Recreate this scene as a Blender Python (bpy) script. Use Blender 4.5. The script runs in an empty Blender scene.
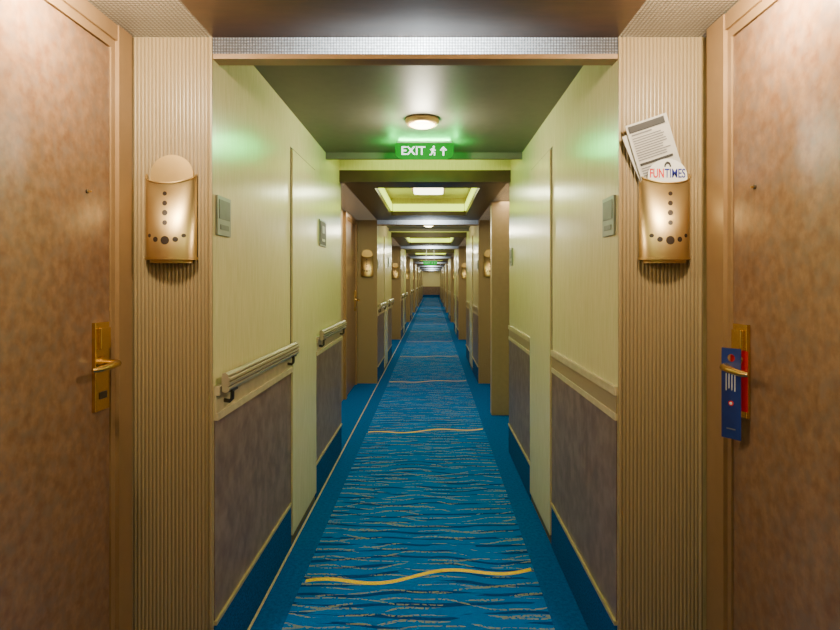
import bpy, bmesh, math, random
from mathutils import Vector, Matrix
random.seed(3)
SC = bpy.context.scene
COL = SC.collection

# ------------------------------------------------------------------ layout
H = 1.276
XL, XR = -0.682, 0.579          # narrow corridor walls
AL, AR = -0.94, 0.84            # door recess planes
Y1, Y2, P = 1.745, 4.19, 5.235  # narrow run start/end, period
NSEG = 8
ZC = 2.10                       # corridor ceiling
ZA = 2.035                      # recess ceiling

# ------------------------------------------------------------------ materials
MATS = {}
class NT:
    def __init__(s, name):
        m = bpy.data.materials.new(name); m.use_nodes = True
        s.m = m; s.nt = m.node_tree; s.b = s.nt.nodes['Principled BSDF']
        MATS[name] = m
    def n(s, t, **kw):
        nd = s.nt.nodes.new(t)
        for k, v in kw.items():
            if hasattr(nd, k): setattr(nd, k, v)
        return nd
    def l(s, a, b): s.nt.links.new(a, b)
    def coord(s, scale=(1,1,1), kind='Object'):
        tc = s.n('ShaderNodeTexCoord'); mp = s.n('ShaderNodeMapping')
        mp.inputs['Scale'].default_value = scale
        s.l(tc.outputs[kind], mp.inputs['Vector']); return mp.outputs['Vector']
    def noise(s, vec, scale=5, detail=3, rough=.5):
        nd = s.n('ShaderNodeTexNoise'); s.l(vec, nd.inputs['Vector'])
        nd.inputs['Scale'].default_value = scale; nd.inputs['Detail'].default_value = detail
        nd.inputs['Roughness'].default_value = rough
        return nd.outputs['Fac']
    def math(s, op, a, b=None, c=None, clamp=False):
        nd = s.n('ShaderNodeMath'); nd.operation = op; nd.use_clamp = clamp
        for i, v in enumerate((a, b, c)):
            if v is None: continue
            if isinstance(v, (int, float)): nd.inputs[i].default_value = v
            else: s.l(v, nd.inputs[i])
        return nd.outputs[0]
    def mix(s, fac, a, b):
        nd = s.n('ShaderNodeMix'); nd.data_type = 'RGBA'
        for i, v in ((0, fac), (6, a), (7, b)):
            if isinstance(v, (int, float)): nd.inputs[i].default_value = v
            elif isinstance(v, tuple): nd.inputs[i].default_value = (*v, 1) if len(v) == 3 else v
            else: s.l(v, nd.inputs[i])
        return nd.outputs[2]
    def ramp(s, fac, stops):
        nd = s.n('ShaderNodeValToRGB'); s.l(fac, nd.inputs[0])
        el = nd.color_ramp.elements
        while len(el) < len(stops): el.new(.5)
        for e, (p, c) in zip(el, stops):
            e.position = p; e.color = (*c, 1)
        return nd.outputs[0]
    def bump(s, h, strength=.2, dist=.002):
        nd = s.n('ShaderNodeBump'); nd.inputs['Strength'].default_value = strength
        nd.inputs['Distance'].default_value = dist
        s.l(h, nd.inputs['Height']); s.l(nd.outputs[0], s.b.inputs['Normal'])
    def base(s, c):
        if isinstance(c, tuple): s.b.inputs['Base Color'].default_value = (*c, 1)
        else: s.l(c, s.b.inputs['Base Color'])
    def setp(s, **kw):
        for k, v in kw.items(): s.b.inputs[k.replace('_', ' ')].default_value = v

def simple(name, col, rough=.5, metal=0., var=.12, scale=(8,8,8), spec=.5):
    t = NT(name); v = t.noise(t.coord(scale), 3, 3)
    a = tuple(c*(1-var) for c in col); b = tuple(min(1, c*(1+var)) for c in col)
    t.base(t.ramp(v, [(.3, a), (.7, b)])); t.setp(Roughness=rough, Metallic=metal)
    t.b.inputs['Specular IOR Level'].default_value = spec
    return t.m

# cream wall laminate: faint vertical fibres
t = NT('cream_laminate'); v = t.noise(t.coord((30, 30, 2.2)), 4, 4, .6)
v2 = t.noise(t.coord((3, 3, 2)), 2, 2)
c = t.ramp(v, [(.3, (.62, .545, .28)), (.7, (.76, .67, .38))])
c2 = t.mix(t.math('MULTIPLY', v2, .25), c, (.62, .55, .28)); t.base(c2)
t.setp(Roughness=.22); t.bump(v, .08)
# taupe wainscot
t = NT('taupe_wainscot'); v = t.noise(t.coord((5, 5, 4)), 4, 3, .5)
t.base(t.ramp(v, [(.34, (.145, .084, .062)), (.5, (.195, .120, .092)), (.66, (.250, .165, .126))])); t.setp(Roughness=.36)
# mottled brown door
t = NT('mottled_copper_laminate')
v = t.noise(t.coord((9, 9, 8)), 4, 4, .55); v2 = t.noise(t.coord((11, 11, 10)), 3, 4, .55)
c = t.ramp(v, [(.35, (.175, .083, .040)), (.5, (.220, .114, .057)), (.65, (.270, .150, .080))])
f = t.ramp(v2, [(.44, (0, 0, 0)), (.66, (.6, .6, .6))])
t.base(t.mix(f, c, (.165, .122, .098))); t.setp(Roughness=.30)
simple('tan_reeded', (.325, .235, .115), .33, 0, .01)
simple('tan_groove', (.215, .150, .070), .5, 0, .01)  # darker copy of the reeded tan, paints shade in the grooves
simple('tan_frame', (.27, .160, .070), .33, 0, .05)
simple('pier_beige', (.36, .26, .14), .4, 0, .05)
simple('tan_wall', (.36, .24, .12), .5)
simple('dark_brown_panel', (.055, .025, .011), .38, 0, .2, (4, 14, 4))
simple('beam_brown', (.040, .017, .006), .4, 0, .2, (4, 14, 4))
simple('ceiling_grey', (.120, .116, .088), .5, 0, .05, (8,8,8), .25)
simple('pale_trim', (.52, .42, .25), .35)
simple('gold_trim', (.60, .47, .22), .35, .5)
simple('shadow_gap', (.09, .075, .05), .8)
simple('handrail_cream', (.44, .365, .24), .28, .35, .04)
simple('rail_groove', (.19, .15, .10), .5, 0, .04)
simple('bracket_metal', (.10, .085, .065), .35, .8)
simple('brass', (.75, .50, .17), .27, 1., .05)
simple('satin_brass', (.60, .43, .18), .40, 1., .04)
simple('lamp_rim', (.66, .45, .22), .35, .6, .03)
simple('brushed_silver', (.25, .27, .24), .4, .5, .05)
simple('sign_inset', (.09, .10, .095), .4)
simple('paper_white', (.80, .80, .76), .6, 0, .02)
simple('paper_offwhite', (.54, .52, .47), .6, 0, .04)
simple('paper_black', (.02, .02, .02), .5)
simple('paper_grey', (.16, .16, .17), .5)
simple('ink_red', (.62, .003, .006), .5)
simple('ink_blue', (.003, .012, .24), .5)
simple('card_blue', (.006, .024, .16), .4)
simple('card_red', (.36, .006, .012), .4)
simple('blue_baseboard', (.001, .070, .26), .9, 0, .45, (60, 60, 60), .1)

# brass mail pocket: shaded insides of the holes painted as dark dots
t = NT('brass_punched')
tc = t.n('ShaderNodeTexCoord'); sx = t.n('ShaderNodeSeparateXYZ'); t.l(tc.outputs['Object'], sx.inputs[0])
X, Z = sx.outputs[0], sx.outputs[2]
acc = None
for hx, hz, hr in [(0, .205, .0065), (0, .176, .0075), (0, .147, .0085), (0, .117, .0075),
                   (0, .064, .0130), (.030, .067, .0080), (-.030, .067, .0080), (.052, .079, .0060), (-.052, .079, .0060)]:
    d = t.math('SQRT', t.math('ADD', t.math('POWER', t.math('SUBTRACT', X, hx), 2), t.math('POWER', t.math('SUBTRACT', Z, hz), 2)))
    i = t.math('LESS_THAN', d, hr)
    acc = i if acc is None else t.math('MAXIMUM', acc, i)
t.base(t.mix(acc, (.64, .47, .21), (.02, .010, .006)))
t.l(t.math('SUBTRACT', 1, acc), t.b.inputs['Metallic'])
t.setp(Roughness=.37)

# carpet
t = NT('wave_carpet')
tc = t.n('ShaderNodeTexCoord'); sx = t.n('ShaderNodeSeparateXYZ'); t.l(tc.outputs['Object'], sx.inputs[0])
X, Y = sx.outputs[0], sx.outputs[1]
fine = t.noise(t.coord((1, 1, 1)), 220, 2)
mid = t.noise(t.coord((1, 1, 1)), 60, 3, .7)
nA = t.noise(t.coord((1.4, 1.4, 1)), 1.6, 1); nB = t.noise(t.coord((1.7, 1.6, 1)), 1.6, 1)
nC = t.noise(t.coord((1.9, 1.5, 3)), 1.4, 1)
mA = t.noise(t.coord((1.5, 12, 1)), 1.6, 1.5); mB = t.noise(t.coord((1.6, 14, 1)), 1.7, 1.5)
mC = t.noise(t.coord((1.5, 16, 1)), 2.1, 1.5)
def lines(freq, nz, amp, off, w):
    f = t.math('FRACT', t.math('ADD', t.math('MULTIPLY', Y, freq), t.math('ADD', t.math('MULTIPLY', nz, amp), off)))
    d = t.math('ABSOLUTE', t.math('SUBTRACT', f, .5))
    return t.math('LESS_THAN', d, w)
dark = t.math('MULTIPLY', lines(14, nA, 2.7, .2, t.math('MULTIPLY', mA, .26)), t.math('GREATER_THAN', mA, .46))
tan = t.math('MULTIPLY', lines(14, nB, 3.0, .0, t.math('MULTIPLY', mB, .155)), t.math('GREATER_THAN', mB, .47))
tan = t.math('MAXIMUM', tan, t.math('MULTIPLY', lines(11, nC, 2.8, .6, t.math('MULTIPLY', mC, .11)), t.math('GREATER_THAN', mC, .49)))
speck = t.math('GREATER_THAN', t.noise(t.coord((80, 80, 1)), 1, 1), .44)
tan = t.math('MULTIPLY', tan, speck)
base = t.mix(fine, (.0003, .080, .38), (.002, .175, .64))
base = t.mix(t.math('MULTIPLY', mid, .35), base, (.001, .068, .32))
c = t.mix(t.math('MULTIPLY', dark, .8), base, (.001, .024, .15))
c = t.mix(t.math('MULTIPLY', tan, .72), c, (.25, .265, .165))
ax = t.math('ABSOLUTE', t.math('ADD', X, .05))
run = t.math('LESS_THAN', ax, .50)
bm = t.ramp(mid, [(.38, (0, 0, 0)), (.62, (1, 1, 1))])
bord = t.mix(fine, (.0003, .055, .26), (.002, .135, .48))
bord = t.mix(bm, t.mix(.55, bord, (.001, .038, .19)), bord)
c = t.mix(run, bord, c)
wv = t.math('ADD', t.math('MULTIPLY', X, .14), t.math('MULTIPLY', t.math('SINE', t.math('ADD', t.math('MULTIPLY', X, 11.5), .9)), .033))
yy = t.math('FRACT', t.math('DIVIDE', t.math('SUBTRACT', t.math('SUBTRACT', Y, wv), 2.43-2.35*.5), 2.35))
yd = t.math('ABSOLUTE', t.math('SUBTRACT', yy, .5))
yl = t.math('MULTIPLY', t.math('LESS_THAN', yd, .0056), t.math('LESS_THAN', ax, .488))
c = t.mix(yl, c, (.80, .52, .012))
t.base(c); t.setp(Roughness=.95); t.b.inputs['Specular IOR Level'].default_value = .05
t.bump(fine, .3, .002)

# prismatic lens (lit)
def lens(name, em, col, axes, cell, centre=False, lo=(.12, .095, .06), hi=(.50, .43, .31), floor=.12):
    t = NT(name)
    tc = t.n('ShaderNodeTexCoord'); sx = t.n('ShaderNodeSeparateXYZ'); t.l(tc.outputs['Object'], sx.inputs[0])
    g = None
    for k in axes:
        s = t.math('ABSOLUTE', t.math('SINE', t.math('MULTIPLY', sx.outputs[k], math.pi/cell)))
        g = s if g is None else t.math('MULTIPLY', g, s)
    t.bump(g, .8, .003)
    t.base(t.mix(g, lo, hi)); t.setp(Roughness=.2); t.b.inputs['Specular IOR Level'].default_value = .3
    t.b.inputs['Emission Color'].default_value = (*col, 1)
    e = t.math('MULTIPLY', t.math('ADD', g, floor), em)
    if centre:
        # lamp tube behind the middle of the diffuser: brightness falls off to both ends
        ab = t.math('DIVIDE', t.math('ABSOLUTE', t.math('ADD', sx.outputs[0], .03)), .66)
        fall = t.math('MAXIMUM', t.math('SUBTRACT', 1, ab), 0)
        fall = t.math('MULTIPLY', t.math('MULTIPLY', fall, fall), fall)
        spark = t.noise(t.coord((60, 60, 90)), 1.5, 2)
        e = t.math('MULTIPLY', t.math('MULTIPLY', e, t.math('ADD', fall, .02)), t.math('ADD', spark, .4))
    t.l(e, t.b.inputs['Emission Strength'])
lens('lens_dim', .10, (1, .82, .55), (0, 1), .012, lo=(.14, .105, .065), hi=(.24, .19, .12), floor=.5)
lens('lens_bright', 13.0, (.85, .95, 1), (0, 2), .009, True, lo=(.04, .03, .02), hi=(.10, .08, .055), floor=.25)
def emis(name, col, s, var=.1):
    t = NT(name); v = t.noise(t.coord((5, 5, 5)), 2)
    t.base(tuple(c*.1 for c in col)); t.b.inputs['Emission Color'].default_value = (*col, 1)
    t.b.inputs['Specular IOR Level'].default_value = .05
    t.l(t.math('ADD', t.math('MULTIPLY', v, s*var), s), t.b.inputs['Emission Strength'])
emis('lamp_glass', (1, .88, .58), 14)
emis('exit_green', (.0, .40, .022), .80)
emis('exit_green_far', (.0, .45, .03), 1.0)
emis('exit_white', (.85, 1, .87), 3.0)
emis('exit_white_dim', (.5, 1, .6), .6)
emis('cove_glow', (.72, .92, .08), 3.0)
emis('tray_lamp', (1, .95, .62), 7)

# ------------------------------------------------------------------ mesh helpers
class MB:
    def __init__(s): s.v = []; s.f = []; s.mi = []; s.mats = []; s.sm = []
    def m(s, name):
        if name not in s.mats: s.mats.append(name)
        return s.mats.index(name)
    def box(s, x0, x1, y0, y1, z0, z1, mat):
        i = len(s.v); k = s.m(mat)
        s.v += [(x, y, z) for z in (z0, z1) for y in (y0, y1) for x in (x0, x1)]
        for q in ((0,2,3,1), (4,5,7,6), (0,1,5,4), (2,6,7,3), (0,4,6,2), (1,3,7,5)):
            s.f.append([i+a for a in q]); s.mi.append(k); s.sm.append(False)
        return s
    def raw(s, vs, fs, mat, smooth=False):
        i = len(s.v); k = s.m(mat); s.v += [tuple(v) for v in vs]
        for q in fs: s.f.append([i+a for a in q]); s.mi.append(k); s.sm.append(smooth)
        return s
    def prism(s, prof, axis, a, b, mat, smooth=False):
        """extrude closed 2D profile along axis ('x','y','z') from a to b"""
        def P3(p, t):
            return {'x': (t, p[0], p[1]), 'y': (p[0], t, p[1]), 'z': (p[0], p[1], t)}[axis]
        n = len(prof); vs = [P3(p, a) for p in prof]+[P3(p, b) for p in prof]
        s.raw(vs, [[j, (j+1) % n, n+(j+1) % n, n+j] for j in range(n)], mat, smooth)
        s.raw(vs, [list(range(n))[::-1], list(range(n, 2*n))], mat)
        return s
    def tube(s, pts, r, mat, seg=10):
        pts = [Vector(p) for p in pts]; vs = []; n = len(pts)
        for i, p in enumerate(pts):
            d = (pts[min(i+1, n-1)]-pts[max(i-1, 0)]).normalized()
            u = d.orthogonal().normalized() if i == 0 else (u-d*u.dot(d)).normalized()
            w = d.cross(u); rr = r[i] if isinstance(r, (list, tuple)) else r
            vs += [p+(u*math.cos(a)+w*math.sin(a))*rr for a in [2*math.pi*k/seg for k in range(seg)]]
        fs = [[i*seg+j, i*seg+(j+1) % seg, (i+1)*seg+(j+1) % seg, (i+1)*seg+j] for i in range(n-1) for j in range(seg)]
        s.raw(vs, fs, mat, True); s.raw(vs, [list(range(seg))[::-1], list(range((n-1)*seg, n*seg))], mat)
        return s
    def lathe(s, prof, mat, c=(0,0,0), seg=32):
        vs = [(c[0]+r*math.cos(2*math.pi*k/seg), c[1]+r*math.sin(2*math.pi*k/seg), c[2]+z) for r, z in prof for k in range(seg)]
        s.raw(vs, [[i*seg+j, i*seg+(j+1) % seg, (i+1)*seg+(j+1) % seg, (i+1)*seg+j] for i in range(len(prof)-1) for j in range(seg)], mat, True)
        return s
    def mesh(s, name, fix=True):
        me = bpy.data.meshes.new(name); me.from_pydata(s.v, [], s.f)
        for n in s.mats: me.materials.append(MATS[n])
        for p, k, sm in zip(me.polygons, s.mi, s.sm): p.material_index = k; p.use_smooth = sm
        if fix:
            bm = bmesh.new(); bm.from_mesh(me); bmesh.ops.recalc_face_normals(bm, faces=bm.faces); bm.to_mesh(me); bm.free()
        return me

def put(name, me, loc=(0,0,0), parent=None, label=None, cat=None, kind=None, group=None, bevel=0):
    o = bpy.data.objects.new(name, me); COL.objects.link(o); o.location = loc
    if parent: o.parent = parent
    if label: o['label'] = label
    if cat: o['category'] = cat
    if kind: o['kind'] = kind
    if group: o['group'] = group
    if bevel:
        b = o.modifiers.new('bevel', 'BEVEL'); b.width = bevel; b.segments = 2; b.limit_method = 'ANGLE'
    return o
TR = [0]; DN = [0]
def trim(me, loc, label, cat='trim', bevel=0):
    TR[0] += 1; return put('trim_%d' % TR[0], me, loc, None, label, cat, 'structure', bevel=bevel)
def door(me, loc, label, bevel=0):
    DN[0] += 1; return put('door_%d' % DN[0], me, loc, None, label, 'door', 'structure', bevel=bevel)
def text_mesh(body, size, mat, ext=.0006, off=0.):
    cu = bpy.data.curves.new('t', 'FONT'); cu.body = body; cu.size = size; cu.extrude = ext; cu.offset = off
    cu.align_x = 'CENTER'; cu.align_y = 'CENTER'
    o = bpy.data.objects.new('t', cu); COL.objects.link(o)
    bpy.context.view_layer.update()
    me = bpy.data.meshes.new_from_object(o.evaluated_get(bpy.context.evaluated_depsgraph_get()))
    bpy.data.objects.remove(o); me.materials.clear(); me.materials.append(MATS[mat]); return me
def fit_text(me, x0, x1, z0, z1):
    """scale/shift flat text (local xy) to span a given width and height"""
    xs = [v.co.x for v in me.vertices]; ys = [v.co.y for v in me.vertices]
    a, b, c, d = min(xs), max(xs), min(ys), max(ys)
    for v in me.vertices:
        v.co.x = x0+(v.co.x-a)/(b-a)*(x1-x0); v.co.y = z0+(v.co.y-c)/(d-c)*(z1-z0)
    return me
def lamp(kind, loc, power, col, size=.1, size_y=None, rot=(0,0,0), name='lamp', parent=None, spread=None):
    l = bpy.data.lights.new(name, kind); l.energy = power; l.color = col
    if kind == 'AREA':
        l.size = size
        if size_y: l.shape = 'RECTANGLE'; l.size_y = size_y
        if spread: l.spread = spread
    else:
        l.shadow_soft_size = size
    o = bpy.data.objects.new(name, l); COL.objects.link(o); o.location = loc; o.rotation_euler = rot
    if parent: o.parent = parent
    return o

YEND = Y1+NSEG*P
# ------------------------------------------------------------------ floor and shell
put('floor', MB().box(-1.1, 1.0, -1.1, YEND+.1, -.06, 0, 'wave_carpet').mesh('floor'), label='blue carpet runner with wavy tan and navy lines', cat='floor', kind='structure')
put('trim_0', MB().prism([(-.676, 0), (-.674, .004), (-.668, .004), (-.666, 0)], 'y', -1.0, YEND-.05, 'pale_trim').mesh('seam'), label='thin pale metal seam strip along the carpet', cat='trim', kind='structure')
put('wall_far', MB().box(-1.0, .9, YEND+.02, YEND+.1, 0, 2.3, 'cream_laminate').box(-1.0, .9, YEND+.01, YEND+.02, 0, .85, 'taupe_wainscot').box(-1.0, .9, YEND, YEND+.01, 0, .2, 'blue_baseboard').mesh('wf'), label='pale cream end wall with taupe wainscot', cat='wall', kind='structure')
put('wall_near', MB().box(-1.1, 1.0, -1.15, -1.05, 0, 2.3, 'cream_laminate').mesh('wn'), label='pale cream wall closing the corridor', cat='wall', kind='structure')  # unseen, added to keep light inside the corridor

# ---- mesh library (positions local in Y, absolute in X,Z)
LN = Y2-Y1
def side(s):
    return (XL, AL, -1) if s == 0 else (XR, AR, 1)
def bx(mb, s, x_in, d0, d1, y0, y1, z0, z1, mat):
    sg = -1 if s == 0 else 1
    a, b = sorted((x_in+sg*d0, x_in+sg*d1)); return mb.box(a, b, y0, y1, z0, z1, mat)
SD0, SD1 = 2.70-Y1, 3.25-Y1     # service door
LIB = {}
for s in (0, 1):
    xi, xa, sg = side(s)
    T = abs(xa-xi)+.06
    LIB['core', s] = bx(MB(), s, xi, 0, T, 0, LN, 0, 2.3, 'cream_laminate').mesh('core')
    e = 1 if s == 0 else .55
    for nm, a, b in (('A', .004, SD0-.012), ('B', SD1+.012, LN-.004)):
        LIB['wains'+nm, s] = bx(MB(), s, xi, -.004, 0, a, b, .215, .84, 'taupe_wainscot').mesh('wains')
        mb = bx(MB(), s, xi, -.014*e, 0, a, b, .84, .862, 'pale_trim')
        bx(mb, s, xi, -.008*e, 0, a, b, .862, .918, 'tan_reeded' if s else 'pale_trim')
        bx(mb, s, xi, -.018*e, 0, a, b, .918, .945, 'pale_trim')
        LIB['chair'+nm, s] = mb.mesh('chair_rail')
        mb = bx(MB(), s, xi, -.006, 0, a, b, 0, .2, 'blue_baseboard')
        bx(mb, s, xi, -.01, 0, a, b, .2, .213, 'gold_trim')
        LIB['base'+nm, s] = mb.mesh('base')
    mb = bx(MB(), s, xi, -.002, 0, SD0-.008, SD1+.008, 0, 1.922, 'shadow_gap')
    bx(mb, s, xi, -.011, -.002, SD0, SD1, .05, 1.91, 'cream_laminate')
    LIB['sdoor', s] = mb.mesh('service_door')
    LA = P-LN
    LIB['awall', s] = bx(MB(), s, xa, .015, .06, 0, LA, 0, 2.3, 'tan_wall').mesh('awall')
    # reeded pilaster cladding: shade painted into the flat valleys between round reeds
    mb = MB(); x0, x1 = sorted((xi, xa)); n = 20; pad = .012; w = (x1-x0-2*pad)/n
    prof = [(x0, 0), (x0, -.009), (x0+pad*.5, -.010), (x0+pad, -.004)]; groove = [3]
    for k in range(n):
        cx = x0+pad+(k+.5)*w
        for j in range(0, 9):
            a = math.pi*(1-j/8); prof.append((cx+math.cos(a)*w*.36, -.004-math.sin(a)*.0030))
        groove.append(len(prof)-1)
    prof += [(x1-pad, -.004), (x1-pad*.5, -.010), (x1, -.009), (x1, 0)]
    vs = [(p[0], p[1], 0) for p in prof]+[(p[0], p[1], ZA-.002) for p in prof]; m = len(prof)
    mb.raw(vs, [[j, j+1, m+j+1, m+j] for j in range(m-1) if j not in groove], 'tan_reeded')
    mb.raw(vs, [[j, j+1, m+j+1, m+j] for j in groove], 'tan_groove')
    mb.raw(vs, [[0, m, 2*m-1, m-1]], 'tan_reeded')
    LIB['pil', s] = mb.mesh('pilaster')

DW, DH = .74, 1.955
def build_cabin_door(s, flip):
    xi, xa, sg = side(s); f = -1 if flip else 1
    def yb(a, b): return sorted((f*a, f*b))
    mb = MB(); y0, y1 = yb(-DW, 0); bx(mb, s, xa, 0, .015, y0, y1, .01, DH, 'mottled_copper_laminate')
    leaf = mb.mesh('leaf')
    mb = MB()
    fw = .095 if s == 0 else .12
    for a, b in ((.004, .024), (-DW-.024, -DW-.004)):
        y0, y1 = yb(a, b); bx(mb, s, xa, -.004, .015, y0, y1, 0, DH+.03, 'tan_frame')
    for a, b in ((.024, fw), (-DW-fw, -DW-.024)):
        y0, y1 = yb(a, b); bx(mb, s, xa, -.016, .015, y0, y1, 0, ZA-.004, 'tan_frame')
    y0, y1 = yb(-DW-.024, .024); bx(mb, s, xa, -.012, .015, y0, y1, DH+.03, ZA-.004, 'tan_frame')
    y0, y1 = yb(-DW-.004, .004); bx(mb, s, xa, -.004, .015, y0, y1, DH+.004, DH+.03, 'tan_frame')
    frame = mb.mesh('door_frame')
    mb = MB(); y0, y1 = yb(-.084, -.018); bx(mb, s, xa, -.012, 0, y0, y1, .912, 1.16, 'brass')
    y0, y1 = yb(-.074, -.028); bx(mb, s, xa, -.022, -.012, y0, y1, 1.085, 1.145, 'brass')
    y0, y1 = yb(-.066, -.034); bx(mb, s, xa, -.015, -.012, y0, y1, .945, .965, 'bracket_metal')
    plate = mb.mesh('lock_plate')
    mb = MB(); X0 = xa-sg*.012; X1 = xa-sg*.058
    mb.tube([(X0, f*-.05, 1.045), (X0-sg*.008, f*-.05, 1.045)], .02, 'brass', 16)
    mb.tube([(X0, f*-.05, 1.045), (X1+sg*.008, f*-.05, 1.045), (X1, f*-.058, 1.045), (X1, f*-.085, 1.043), (X1+sg*.004, f*-.14, 1.040), (X1+sg*.012, f*-.155, 1.04)], [.011, .01, .01, .0095, .0085, .006], 'brass', 12)
    lever = mb.mesh('lever')
    mb = MB(); mb.tube([(xa, f*-.105, 1.52), (xa-sg*.004, f*-.105, 1.52)], .006, 'bracket_metal', 12)
    mb.tube([(xa-sg*.004, f*-.105, 1.52), (xa-sg*.012, f*-.105, 1.52)], .0028, 'brass', 8)
    knob = mb.mesh('viewer')
    return leaf, frame, plate, lever, knob
CD = {(s, fl): build_cabin_door(s, fl) for s in (0, 1) for fl in (False, True)}
def cabin_door(s, flip, y):
    leaf, frame, plate, lever, knob = CD[s, flip]
    d = door(leaf, (0, y, 0), 'mottled copper-brown cabin door with brass lever lock')
    put('door_frame', frame, parent=d, label='tan door frame')
    p = put('lock_plate', plate, parent=d, label='brass lock plate', bevel=.002)
    put('lever_handle', lever, parent=p, label='brass lever handle')
    put('door_peg', knob, parent=d, label='small metal door peg')
    return d

# mail holder (local origin: bottom centre on wall face, faces -Y)
def holder_meshes():
    W, D, HT = .078, .046, .245
    N = 28
    def el(k, w=W, d=D):
        a = math.pi*k/N; return (-w*math.cos(a), -.004-d*math.sin(a))
    def top(k):
        u = math.sin(math.pi*k/N); return HT-.008+.034*(1-u)
    mb = MB(); vs = []
    for inset in (0, .003):
        for lvl in range(2):
            for k in range(N+1):
                x, y = el(k, W-inset, D-inset)
                vs.append((x, y, .012 if lvl == 0 else top(k)))
    M = N+1; fs = []
    for k in range(N):
        fs += [[k, k+1, M+k+1, M+k], [2*M+k+1, 2*M+k, 3*M+k, 3*M+k+1], [M+k, M+k+1, 3*M+k+1, 3*M+k]]
    mb.raw(vs, fs, 'brass_punched', True)
    shell = mb.mesh('pocket')
    mb = MB(); pr = [el(k, W+.003, D+.003) for k in range(N+1)]
    mb.prism(pr, 'z', .006, .014, 'satin_brass')
    pr = [el(k, W-.012, D-.014) for k in range(N+1)]; mb.prism(pr, 'z', -.004, .006, 'satin_brass')
    tray = mb.mesh('tray')
    mb = MB(); mb.tube([(*el(k, W, D), top(k)) for k in range(N+1)], .0024, 'satin_brass', 8)
    bead = mb.mesh('bead')
    mb = MB(); pr = [(-.066, .02), (.066, .02)]
    pr += [(.066, .272)]+[(.066*math.cos(a), .272+.060*math.sin(a)) for a in [math.pi*j/20 for j in range(1, 20)]]+[(-.066, .272)]
    mb.prism(pr, 'y', -.004, 0, 'satin_brass')
    back = mb.mesh('back_plate')
    return shell, tray, back, bead
HM = holder_meshes()
def mail_holder(x, y, lab):
    o = bpy.data.objects.new('mail_holder', None); COL.objects.link(o); o.location = (x, y, 1.335); o.empty_display_size = .05
    o['label'] = lab; o['category'] = 'mail holder'; o['group'] = 'brass mail holders on the pilasters'
    put('back_plate', HM[2], parent=o); put('pocket', HM[0], parent=o, label='curved brass pocket with punched dots'); put('base_rim', HM[1], parent=o)
    put('top_rim', HM[3], parent=o)
    return o

# handrail
def rail_mesh(L):
    pr = [(.028, -.034), (.044, -.040), (.054, -.032), (.058, -.022), (.051, -.018), (.051, -.012), (.060, -.008), (.061, .000), (.053, .003), (.053, .009), (.061, .012),
          (.060, .020), (.052, .023), (.052, .029), (.052, .034), (.042, .043), (.030, .040), (.026, .02)]
    pr = [(x*.82, z*.72) for x, z in pr]
    mb = MB().prism(pr, 'y', .008, L-.008, 'handrail_cream')
    for j in (4, 8, 12):   # darker strips along the grooves
        a, b = pr[j], pr[j+1]
        mb.box(a[0]-.001, a[0]+.0006, .011, L-.011, a[1], b[1], 'rail_groove')
    cap = [(x, z*1.06) for x, z in pr]
    mb.prism(cap, 'y', 0, .010, 'handrail_cream'); mb.prism(cap, 'y', L-.010, L, 'handrail_cream')
    rail = mb.mesh('rail')
    mb = MB().tube([(.001, 0, -.065), (.006, 0, -.065)], .016, 'bracket_metal', 14)
    mb.tube([(.005, 0, -.065), (.026, 0, -.068), (.034, 0, -.060), (.035, 0, -.024)], .0065, 'bracket_metal', 10)
    mb.box(.026, .044, -.025, .025, -.033, -.026, 'bracket_metal')
    return rail, mb.mesh('bracket')
RAILS = {L: rail_mesh(L) for L in (.92, .88)}
def handrail(L, y):
    r, b = RAILS[L]
    o = bpy.data.objects.new('handrail', None); COL.objects.link(o); o.location = (XL, y, .955); o.empty_display_size = .05
    o['label'] = 'beige grooved handrail on dark brackets along the wall'; o['category'] = 'handrail'; o['group'] = 'corridor handrails'
    put('rail', r, parent=o); put('bracket', b, (0, .06, 0), parent=o, label='dark metal bracket'); put('bracket', b, (0, L-.06, 0), parent=o, label='dark metal bracket')
    return o

def sign_mesh(s, w=.115, h=.13, framed=False):
    mb = MB(); sg = 1 if s == 0 else -1
    def b(d0, d1, y0, y1, z0, z1, m):
        a, c = sorted((sg*d0, sg*d1)); mb.box(a, c, y0, y1, z0, z1, m)
    b(0, .008, -w/2, w/2, -h/2, h/2, 'brushed_silver')
    if framed:
        b(.008, .010, -w/2+.012, w/2-.012, -h/2+.010, h/2-.010, 'paper_black')
        b(.010, .0115, -w/2+.060, w/2-.060, .000, .045, 'brushed_silver')
        b(.010, .0115, -w/2+.055, w/2-.055, -.050, -.035, 'paper_offwhite')
    else:
        b(.008, .0095, -w/2+.012, w/2-.012, -h/2+.052, h/2-.012, 'sign_inset')
        b(.008, .0095, -w/2+.022, w/2-.022, -h/2+.018, -h/2+.034, 'sign_inset')
    return mb.mesh('sign')
SG = {(s, fr): sign_mesh(s, framed=fr, w=.20 if fr else .115, h=.16 if fr else .125) for s in (0, 1) for fr in (False, True)}

mb = MB(); mb.lathe([(.0, 0), (.084, 0), (.087, -.006), (.085, -.018), (.078, -.028), (.068, -.033), (.064, -.030), (.064, -.004)], 'lamp_rim')
DLR = mb.mesh('ring')
mb = MB(); mb.lathe([(.0, -.044), (.03, -.043), (.05, -.038), (.0635, -.029), (.0635, -.012)], 'lamp_glass'); DLL = mb.mesh('lens')
def downlight(x, y, z=ZC):
    o = put('ceiling_downlight', DLR, (x, y, z), label='round copper-rimmed ceiling light with frosted lens', cat='ceiling light', group='corridor downlights')
    put('lamp_lens', DLL, parent=o, label='glowing frosted lens'); return o

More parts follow.
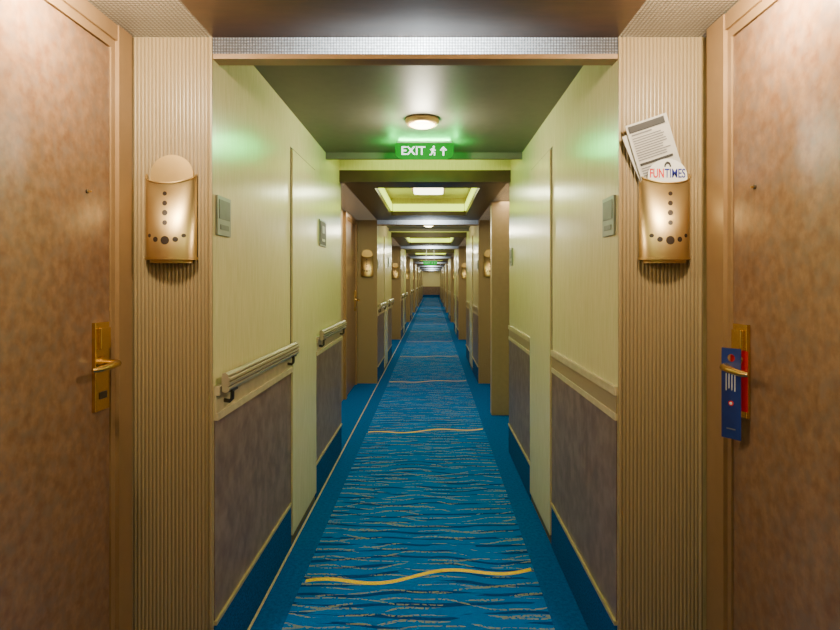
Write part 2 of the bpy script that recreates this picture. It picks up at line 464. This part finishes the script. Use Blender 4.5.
SL0, SL1 = 3.62-Y1, 4.12-Y1
LIB['ceil'] = MB().box(XL, XR, 0.05, SL0, ZC, ZC+.2, 'ceiling_grey').box(XL, XR, SL0, SL1, 2.26, 2.3, 'ceiling_grey').mesh('ceil')
LIB['ceilA'] = (MB().box(AL-.015, XL, 0, LA, ZA, ZA+.2, 'lens_dim').mesh('la'), MB().box(XR, AR+.015, 0, LA, ZA, ZA+.2, 'lens_dim').mesh('lb'))
R0, R1, RX0, RX1 = .38, LA-.50, -.47, .39
mb = MB(); mb.box(XL, RX0, 0, LA, ZA, ZA+.06, 'dark_brown_panel').box(RX1, XR, 0, LA, ZA, ZA+.06, 'dark_brown_panel')
mb.box(RX0, RX1, 0, R0, ZA, ZA+.06, 'dark_brown_panel').box(RX0, RX1, R1, LA, ZA, ZA+.06, 'dark_brown_panel')
mb.box(XL, XR, 0, LA, ZA+.2, ZA+.24, 'cream_laminate')
mb.box(RX0-.03, RX0, R0-.03, R1+.03, ZA+.06, ZA+.2, 'cream_laminate').box(RX1, RX1+.03, R0-.03, R1+.03, ZA+.06, ZA+.2, 'cream_laminate')
mb.box(RX0, RX1, R0-.03, R0, ZA+.06, ZA+.2, 'cream_laminate').box(RX0, RX1, R1, R1+.03, ZA+.06, ZA+.2, 'cream_laminate')
mb.box(RX0, RX0+.012, R0+.02, R1-.02, ZA+.05, ZA+.13, 'cove_glow').box(RX1-.012, RX1, R0+.02, R1-.02, ZA+.05, ZA+.13, 'cove_glow')  # emissive strips added so the recess sides look lit
mb.box(RX0+.02, RX1-.02, R1-.012, R1, ZA+.05, ZA+.13, 'cove_glow').box(RX0+.02, RX1-.02, R0, R0+.012, ZA+.05, ZA+.13, 'cove_glow')
LIB['tray'] = mb.mesh('tray_ceiling')
# round-cornered flush fixture in the tray
def rr(hw, hd, r):
    return [(cx+sx_*(hw-r)+r*math.cos(a), cy+r*math.sin(a)) for sx_, cx, cy, a0 in ((1, -.035, hd-r, 0), (-1, -.035, hd-r, 90), (-1, -.035, -hd+r, 180), (1, -.035, -hd+r, 270)) for a in [math.radians(a0+15*j) for j in range(7)]]
mb = MB(); mb.prism(rr(.165, .165, .06), 'z', -.06, 0, 'lamp_rim').prism(rr(.145, .145, .055), 'z', -.085, -.06, 'tray_lamp'); LIB['traylamp'] = mb.mesh('tl')

K = 'structure'
for k in range(-1, NSEG):
    y0 = Y1+k*P
    ya = y0+LN
    far = .7 if k >= 5 else 1.
    for s, nm in ((0, 'left'), (1, 'right')):
        put('wall_'+nm, LIB['awall', s], (0, ya, 0), label='tan recessed wall beside the cabin doors', cat='wall', kind=K)
        cabin_door(s, False, ya+LA-(.115 if s == 0 else .185))
        if k >= 0: cabin_door(s, True, ya+.17)
        put('light_panel', LIB['ceilA'][s], (0, ya, 0), label='prismatic plastic ceiling light panel strip', cat='ceiling light', group='prismatic light panels')
    put('ceiling', LIB['tray'], (0, ya, 0), label='dark brown tray ceiling with a lit recess', cat='ceiling', kind=K)
    put('tray_light', LIB['traylamp'], (0, ya+(R0+R1)/2, ZA+.2), label='square round-cornered warm light fixture inside the ceiling tray', cat='ceiling light', group='ceiling tray lights')
    if k < 0:
        for xs in (-.815, .715):
            downlight(xs, 1.25, ZA)
            lamp('POINT', (xs, 1.25, ZA-.080), 37, (1, .83, .58), .04, name='door_lamp')
        lamp('AREA', (-.04, ya+(R0+R1)/2, ZA+.06), 3, (1, .91, .68), .4, .4, name='tray_lamp')
    else:
        for xs in (-.81, .71):
            lamp('AREA', (xs, ya+LA/2, ZA-.004), 10*far, (1, .80, .50), .12, 1.8, name='panel_lamp')
        lamp('AREA', (-.035, ya+(R0+R1)/2, ZA+.112), 14*far, (.95, 1, .60), .24, .24, name='tray_lamp')
    if k < 0: continue
    for s, nm in ((0, 'left'), (1, 'right')):
        put('wall_'+nm, LIB['core', s], (0, y0, 0), label='pale cream laminate corridor wall', cat='wall', kind=K)
        trim(LIB['pil', s], (0, y0, 0), 'tan vertically reeded pilaster panel', 'pilaster')
        for a in 'AB':
            trim(LIB['wains'+a, s], (0, y0, 0), 'mottled taupe wainscot panel', 'wainscot')
            trim(LIB['chair'+a, s], (0, y0, 0), 'pale chair rail moulding above the wainscot', 'chair rail')
            put('baseboard_'+nm, LIB['base'+a, s], (0, y0, 0), label='blue carpeted baseboard with thin gold edge', cat='baseboard', kind=K)
        door(LIB['sdoor', s], (0, y0, 0), 'flush pale cream service door panel')
        put('room_sign', SG[s, False], (XL if s == 0 else XR, y0+.075, 1.485), label='small silver room number plaque on the wall', cat='sign', group='room number plaques')
    handrail(.92, y0+.012); handrail(.88, 3.285+k*P)
    put('wall_sign', SG[0, True], (XL, 3.47+k*P, 1.57), label='silver-framed dark notice on the cream wall', cat='sign', group='framed wall notices')
    put('room_sign', SG[1, False], (XR, 4.07+k*P, 1.45), label='small silver room number plaque on the wall', cat='sign', group='room number plaques')
    put('ceiling', LIB['ceil'], (0, y0, 0), label='grey painted corridor ceiling', cat='ceiling', kind=K)
    hd = MB().box(XL, XR, -.004, .05, 1.967, 1.982, 'tan_frame').box(XL, XR, .012, .05, 1.982, 2.3, 'dark_brown_panel').mesh('hdr') if k == 0 else hd
    trim(hd, (0, y0, 0), 'thin brown header edge across the corridor', 'header')
    lp = MB().box(XL, XR, -.004, .012, 1.982, ZA-.001, 'lens_bright').mesh('lensband') if k == 0 else lp
    put('light_panel', lp, (0, y0, 0), label='bright prismatic light band across the corridor header', cat='ceiling light', group='prismatic light panels')
    hb = (MB().box(XL, XR, SL1, LN, 2.005, 2.092, 'beam_brown').box(XL, XR, SL1, LN, 2.092, 2.3, 'cream_laminate').mesh('hb')) if k == 0 else hb
    trim(hb, (0, y0, 0), 'dark brown beam across the corridor ceiling', 'beam')
    hl = MB().box(XL, XR, SL0-.03, SL0, 2.060, ZC, 'ceiling_grey').mesh('lip') if k == 0 else hl
    trim(hl, (0, y0, 0), 'grey ceiling lip before the beam', 'trim')
    lamp('AREA', (-.05, y0+(SL0+SL1)/2, 2.25), 7*far, (.68, 1, .20), .9, .2, name='slot_lamp')
    downlight(-.05, 2.85+k*P)
    lamp('POINT', (-.05, 2.85+k*P, ZC-.10), 20*far, (1, .92, .66), .05, name='downlight_lamp')
    mail_holder(-.806, y0-.0065, 'empty brass mail holder on a reeded pilaster' if k == 0 else 'brass mail holder on a reeded pilaster')
    mail_holder(.719, y0-.0065, 'brass mail holder stuffed with papers' if k == 0 else 'brass mail holder on a reeded pilaster')

me = MB().box(.567, AR+.015, 0, .12, 0, ZA, 'pier_beige').mesh('pier')
trim(me, (0, 5.32, 0), 'smooth tan projecting pier beside the cabin doors', 'pier', bevel=.004)

# ------------------------------------------------------------------ exit sign
def exit_sign(y, drop):
    W, HH = .172, .1
    WM = 'exit_white_dim' if drop else 'exit_white'
    o = bpy.data.objects.new('exit_sign', None); COL.objects.link(o); o.location = (-.045, y, ZC-drop); o.empty_display_size = .05
    o['label'] = 'green illuminated exit sign hanging from the ceiling'; o['category'] = 'exit sign'; o['group'] = 'ceiling exit signs'
    mb = MB().box(-.16, .16, -.012, .02, -.012, 0, 'brushed_silver')
    if drop:
        mb.box(-.10, -.09, 0, .01, 0, drop, 'brushed_silver').box(.09, .10, 0, .01, 0, drop, 'brushed_silver')
    put('mount', mb.mesh('mount'), parent=o, label='silver ceiling mount')
    pr = [(W, -.012), (W, -.06)]+[(W-.05+.05*math.cos(a), -.06-.048*math.sin(a)) for a in [math.pi/2*j/6 for j in range(1, 7)]]
    pr += [(-x, z) for x, z in pr[::-1]]
    put('sign_panel', MB().prism(pr, 'y', -.006, .006, 'exit_green_far' if drop else 'exit_green').mesh('panel'), parent=o, label='glowing green panel')
    tx = put('lettering', text_mesh('EXIT', .070, WM, off=.0006), (-.066, -.008, -.060), parent=o, label='white EXIT lettering'); tx.rotation_euler = (math.pi/2, 0, 0)
    S = .86
    mb = MB()
    def quad(p, c0):
        p = [(c0[0]+(a-c0[0])*S, c0[1]+(b-c0[1])*S) for a, b in p]
        n = len(p); vs = [(a, -.0085, b) for a, b in p]+[(a, -.006, b) for a, b in p]
        mb.raw(vs, [list(range(n)), list(range(n, 2*n))]+[[i, (i+1) % n, n+(i+1) % n, n+i] for i in range(n)], WM)
    cx = .050; cz = -.060; c0 = (cx, cz)
    quad([(cx+.006+.007*math.cos(a), cz+.029+.007*math.sin(a)) for a in [2*math.pi*j/10 for j in range(10)]], c0)
    quad([(cx-.006, cz+.019), (cx+.009, cz+.019), (cx+.004, cz-.005), (cx-.008, cz-.005)], c0)
    quad([(cx+.004, cz-.003), (cx+.016, cz-.011), (cx+.014, cz-.03), (cx+.007, cz-.03), (cx+.008, cz-.014), (cx-.006, cz-.004)], c0)
    quad([(cx-.008, cz-.003), (cx+.000, cz-.006), (cx-.008, cz-.026), (cx-.022, cz-.028), (cx-.022, cz-.021), (cx-.012, cz-.02)], c0)
    quad([(cx+.008, cz+.019), (cx+.020, cz+.004), (cx+.015, cz+.000), (cx+.004, cz+.012)], c0)
    quad([(cx-.004, cz+.019), (cx-.019, cz+.011), (cx-.016, cz+.005), (cx-.004, cz+.011)], c0)
    put('running_figure', mb.mesh('man'), parent=o, label='white running figure pictogram')
    mb = MB(); cx = .112; c0 = (cx, cz)
    quad([(cx-.005, cz-.03), (cx+.005, cz-.03), (cx+.005, cz+.01), (cx-.005, cz+.01)], c0)
    quad([(cx, cz+.032), (cx-.024, cz+.006), (cx-.014, cz+.004), (cx, cz+.018), (cx+.014, cz+.004), (cx+.024, cz+.006)], c0)
    put('arrow', mb.mesh('arrow'), parent=o, label='white up arrow')
    if drop:
        lamp('POINT', (0, .06, -.04), 3, (.03, 1, .12), .02, name='exit_lamp', parent=o)
        return
    # light thrown out of the luminous face and back of the sign box
    lamp('AREA', (0, -.013, -.006), 4.5, (.02, 1, .14), .30, .010, rot=(math.radians(-115), 0, 0), name='exit_lamp', parent=o)
    for sx_ in (-.182, .182):
        lamp('POINT', (sx_, .0, -.06), 2.4, (.02, 1, .12), .006, name='exit_lamp', parent=o)
    lamp('POINT', (0, .06, -.04), 4, (.03, 1, .12), .02, name='exit_lamp', parent=o)
exit_sign(3.30, 0); exit_sign(3.30+2*P, .32)

# ------------------------------------------------------------------ papers in the right holder
def sheet(w, h, bend=.004, mat='paper_offwhite'):
    mb = MB(); n = 8; vs = []
    for j in range(n+1):
        for i in range(n+1):
            x = -w/2+w*i/n; z = h*j/n
            vs.append((x, -bend*(2*x/w)**2-.012*(z/h)**2, z))
    m = len(vs); vs += [(a, b+.0008, c) for a, b, c in vs]
    fs = []
    for j in range(n):
        for i in range(n):
            a = j*(n+1)+i; fs += [[a, a+1, a+n+2, a+n+1], [m+a+1, m+a, m+a+n+1, m+a+n+2]]
    mb.raw(vs, fs, mat, True); return mb.mesh('sheet', fix=False)
hx, hy, hz = .719, Y1-.0065, 1.335
W_, H_ = .132, .205
fl = put('flyer', sheet(W_, H_), (hx-.002, hy-.014, hz+.240), label='pale printed flyer with black heading tucked in a brass holder', cat='flyer')
fl.rotation_euler = (0, math.radians(-18.5), 0)
mb = MB()
def bar(x0, x1, z0, z1, mat):
    def yy(x, z): return -.004*(2*x/W_)**2-.012*(z/H_)**2-.0022
    xs = [x0+(x1-x0)*i/6 for i in range(7)]
    vs = [(x, yy(x, z0), z0) for x in xs]+[(x, yy(x, z1), z1) for x in xs]
    mb.raw(vs, [[i, i+1, 8+i, 7+i] for i in range(6)], mat)
bar(-.060, .055, .178, .199, 'paper_black')
bar(-.055, .01, .168, .173, 'paper_grey')
for i in range(10):
    z = .158-.0075*i; bar(-.056, .03+.025*random.random(), z, z+.003, 'paper_grey')
bar(-.056, .05, .074, .082, 'paper_black')
for i in range(4):
    z = .064-.0075*i; bar(-.056, .01+.03*random.random(), z, z+.003, 'paper_grey')
put('printed_text', mb.mesh('print'), parent=fl, label='dark printed heading and lines')
f2 = put('flyer', sheet(.125, .185), (hx-.005, hy-.008, hz+.238), label='plain off-white sheet behind the printed flyer', cat='flyer')
f2.rotation_euler = (0, math.radians(-24), 0)
mb = MB(); pr = [(-.056, .10), (.056, .10), (.060, .258)]+[(.060*math.cos(a), .262+.052*math.sin(a)) for a in [math.pi*j/18 for j in range(1, 18)]]+[(-.060, .258)]
mb.prism(pr, 'y', -.0012, 0, 'paper_white')
br = put('brochure', mb.mesh('brochure'), (hx, hy-.028, hz), label='white round-topped brochure with red and blue title', cat='brochure')
a = put('title_lettering', fit_text(text_mesh('FUN', .036, 'ink_red', off=.0006), -.054, -.0115, .256, .284), (0, -.002, 0), parent=br, label='red FUN lettering'); a.rotation_euler = (math.pi/2, 0, 0)
b = put('title_lettering', fit_text(text_mesh('TIMES', .036, 'ink_blue', off=.0004), -.0090, .054, .256, .284), (0, -.002, 0), parent=br, label='blue TIMES lettering'); b.rotation_euler = (math.pi/2, 0, 0)
mb = MB(); n = 10
vs = [((.006 if q else .011)*math.cos(math.pi*j/n), -.002, .289+(.009 if q else .017)*math.sin(math.pi*j/n)) for q in (0, 1) for j in range(n+1)]
mb.raw(vs, [[j, j+1, n+2+j, n+1+j] for j in range(n)], 'paper_black')
put('arch_emblem', mb.mesh('arch'), parent=br, label='small dark arch emblem')

# ------------------------------------------------------------------ door hangers on right door lever
def hanger(loc, rz, mat, w, h, label, logo):
    mb = MB(); r = .0105; cz = -.024; n = 16
    hw = w/2
    ring = [(r*math.cos(a), cz+r*math.sin(a)) for a in [2*math.pi*j/n for j in range(n)]]
    def sq(a):
        c, s_ = math.cos(a), math.sin(a); k = min(hw/abs(c) if abs(c) > 1e-6 else 9, .026/abs(s_) if abs(s_) > 1e-6 else 9); return (c*k, cz+s_*k)
    outer = [sq(2*math.pi*j/n) for j in range(n)]
    for yo in (0, .001):
        vs = [(x, yo, z) for x, z in ring]+[(x, yo, z) for x, z in outer]
        mb.raw(vs, [[j, (j+1) % n, n+(j+1) % n, n+j] for j in range(n)], mat)
    mb.box(-hw, hw, 0, .001, -h, cz-.026, mat)
    o = put('door_hanger', mb.mesh('hanger'), loc, label=label, cat='door hanger'); o.rotation_euler = (0, 0, rz)
    if logo:
        for (a, b, z0, z1) in ((-.014, -.0120, -.112, -.066), (-.006, -.0045, -.106, -.066), (.002, .0035, -.110, -.068), (.010, .0115, -.112, -.066)):
            mb = MB(); mb.box(a, b, -.0012, 0, z0, z1, 'paper_white')
            put('printed_line', mb.mesh('line'), parent=o, label='white vertical printed line')
        mb = MB(); mb.prism([(.007*math.cos(a), -.145+.007*math.sin(a)) for a in [2*math.pi*j/16 for j in range(16)]], 'y', -.0012, 0, 'ink_red')
        mb.prism([(.004*math.cos(a), -.145+.004*math.sin(a)) for a in [2*math.pi*j/16 for j in range(16)]], 'y', -.0018, 0, 'paper_white')
        put('emblem', mb.mesh('emblem'), parent=o, label='red and white round emblem')
        mb = MB(); mb.box(-.012, .012, -.0012, 0, -.215, -.212, 'paper_grey')
        put('printed_line', mb.mesh('line'), parent=o, label='grey printed line')
    return o
yd = Y1-.185-.05
hanger((AR-.040, yd-.012, 1.094), math.radians(-58), 'card_blue', .053, .24, 'blue do-not-disturb card hanging from a brass door lever', True)
hanger((AR-.022, yd-.018, 1.090), math.radians(-60), 'card_red', .048, .160, 'red card hanging behind the blue one on a door lever', False)

# ------------------------------------------------------------------ world, camera
w = bpy.data.worlds.new('world'); SC.world = w; w.use_nodes = True
w.node_tree.nodes['Background'].inputs[0].default_value = (.5, .5, .4, 1); w.node_tree.nodes['Background'].inputs[1].default_value = .05
cam = bpy.data.cameras.new('camera'); co = bpy.data.objects.new('camera', cam); COL.objects.link(co)
co.location = (0, 0, H); co.rotation_euler = (math.pi/2, 0, 0)
cam.sensor_width = 36; cam.lens = 24; cam.clip_start = .02; cam.clip_end = 200
cam.shift_x = -12/840; cam.shift_y = -34/840
SC.camera = co
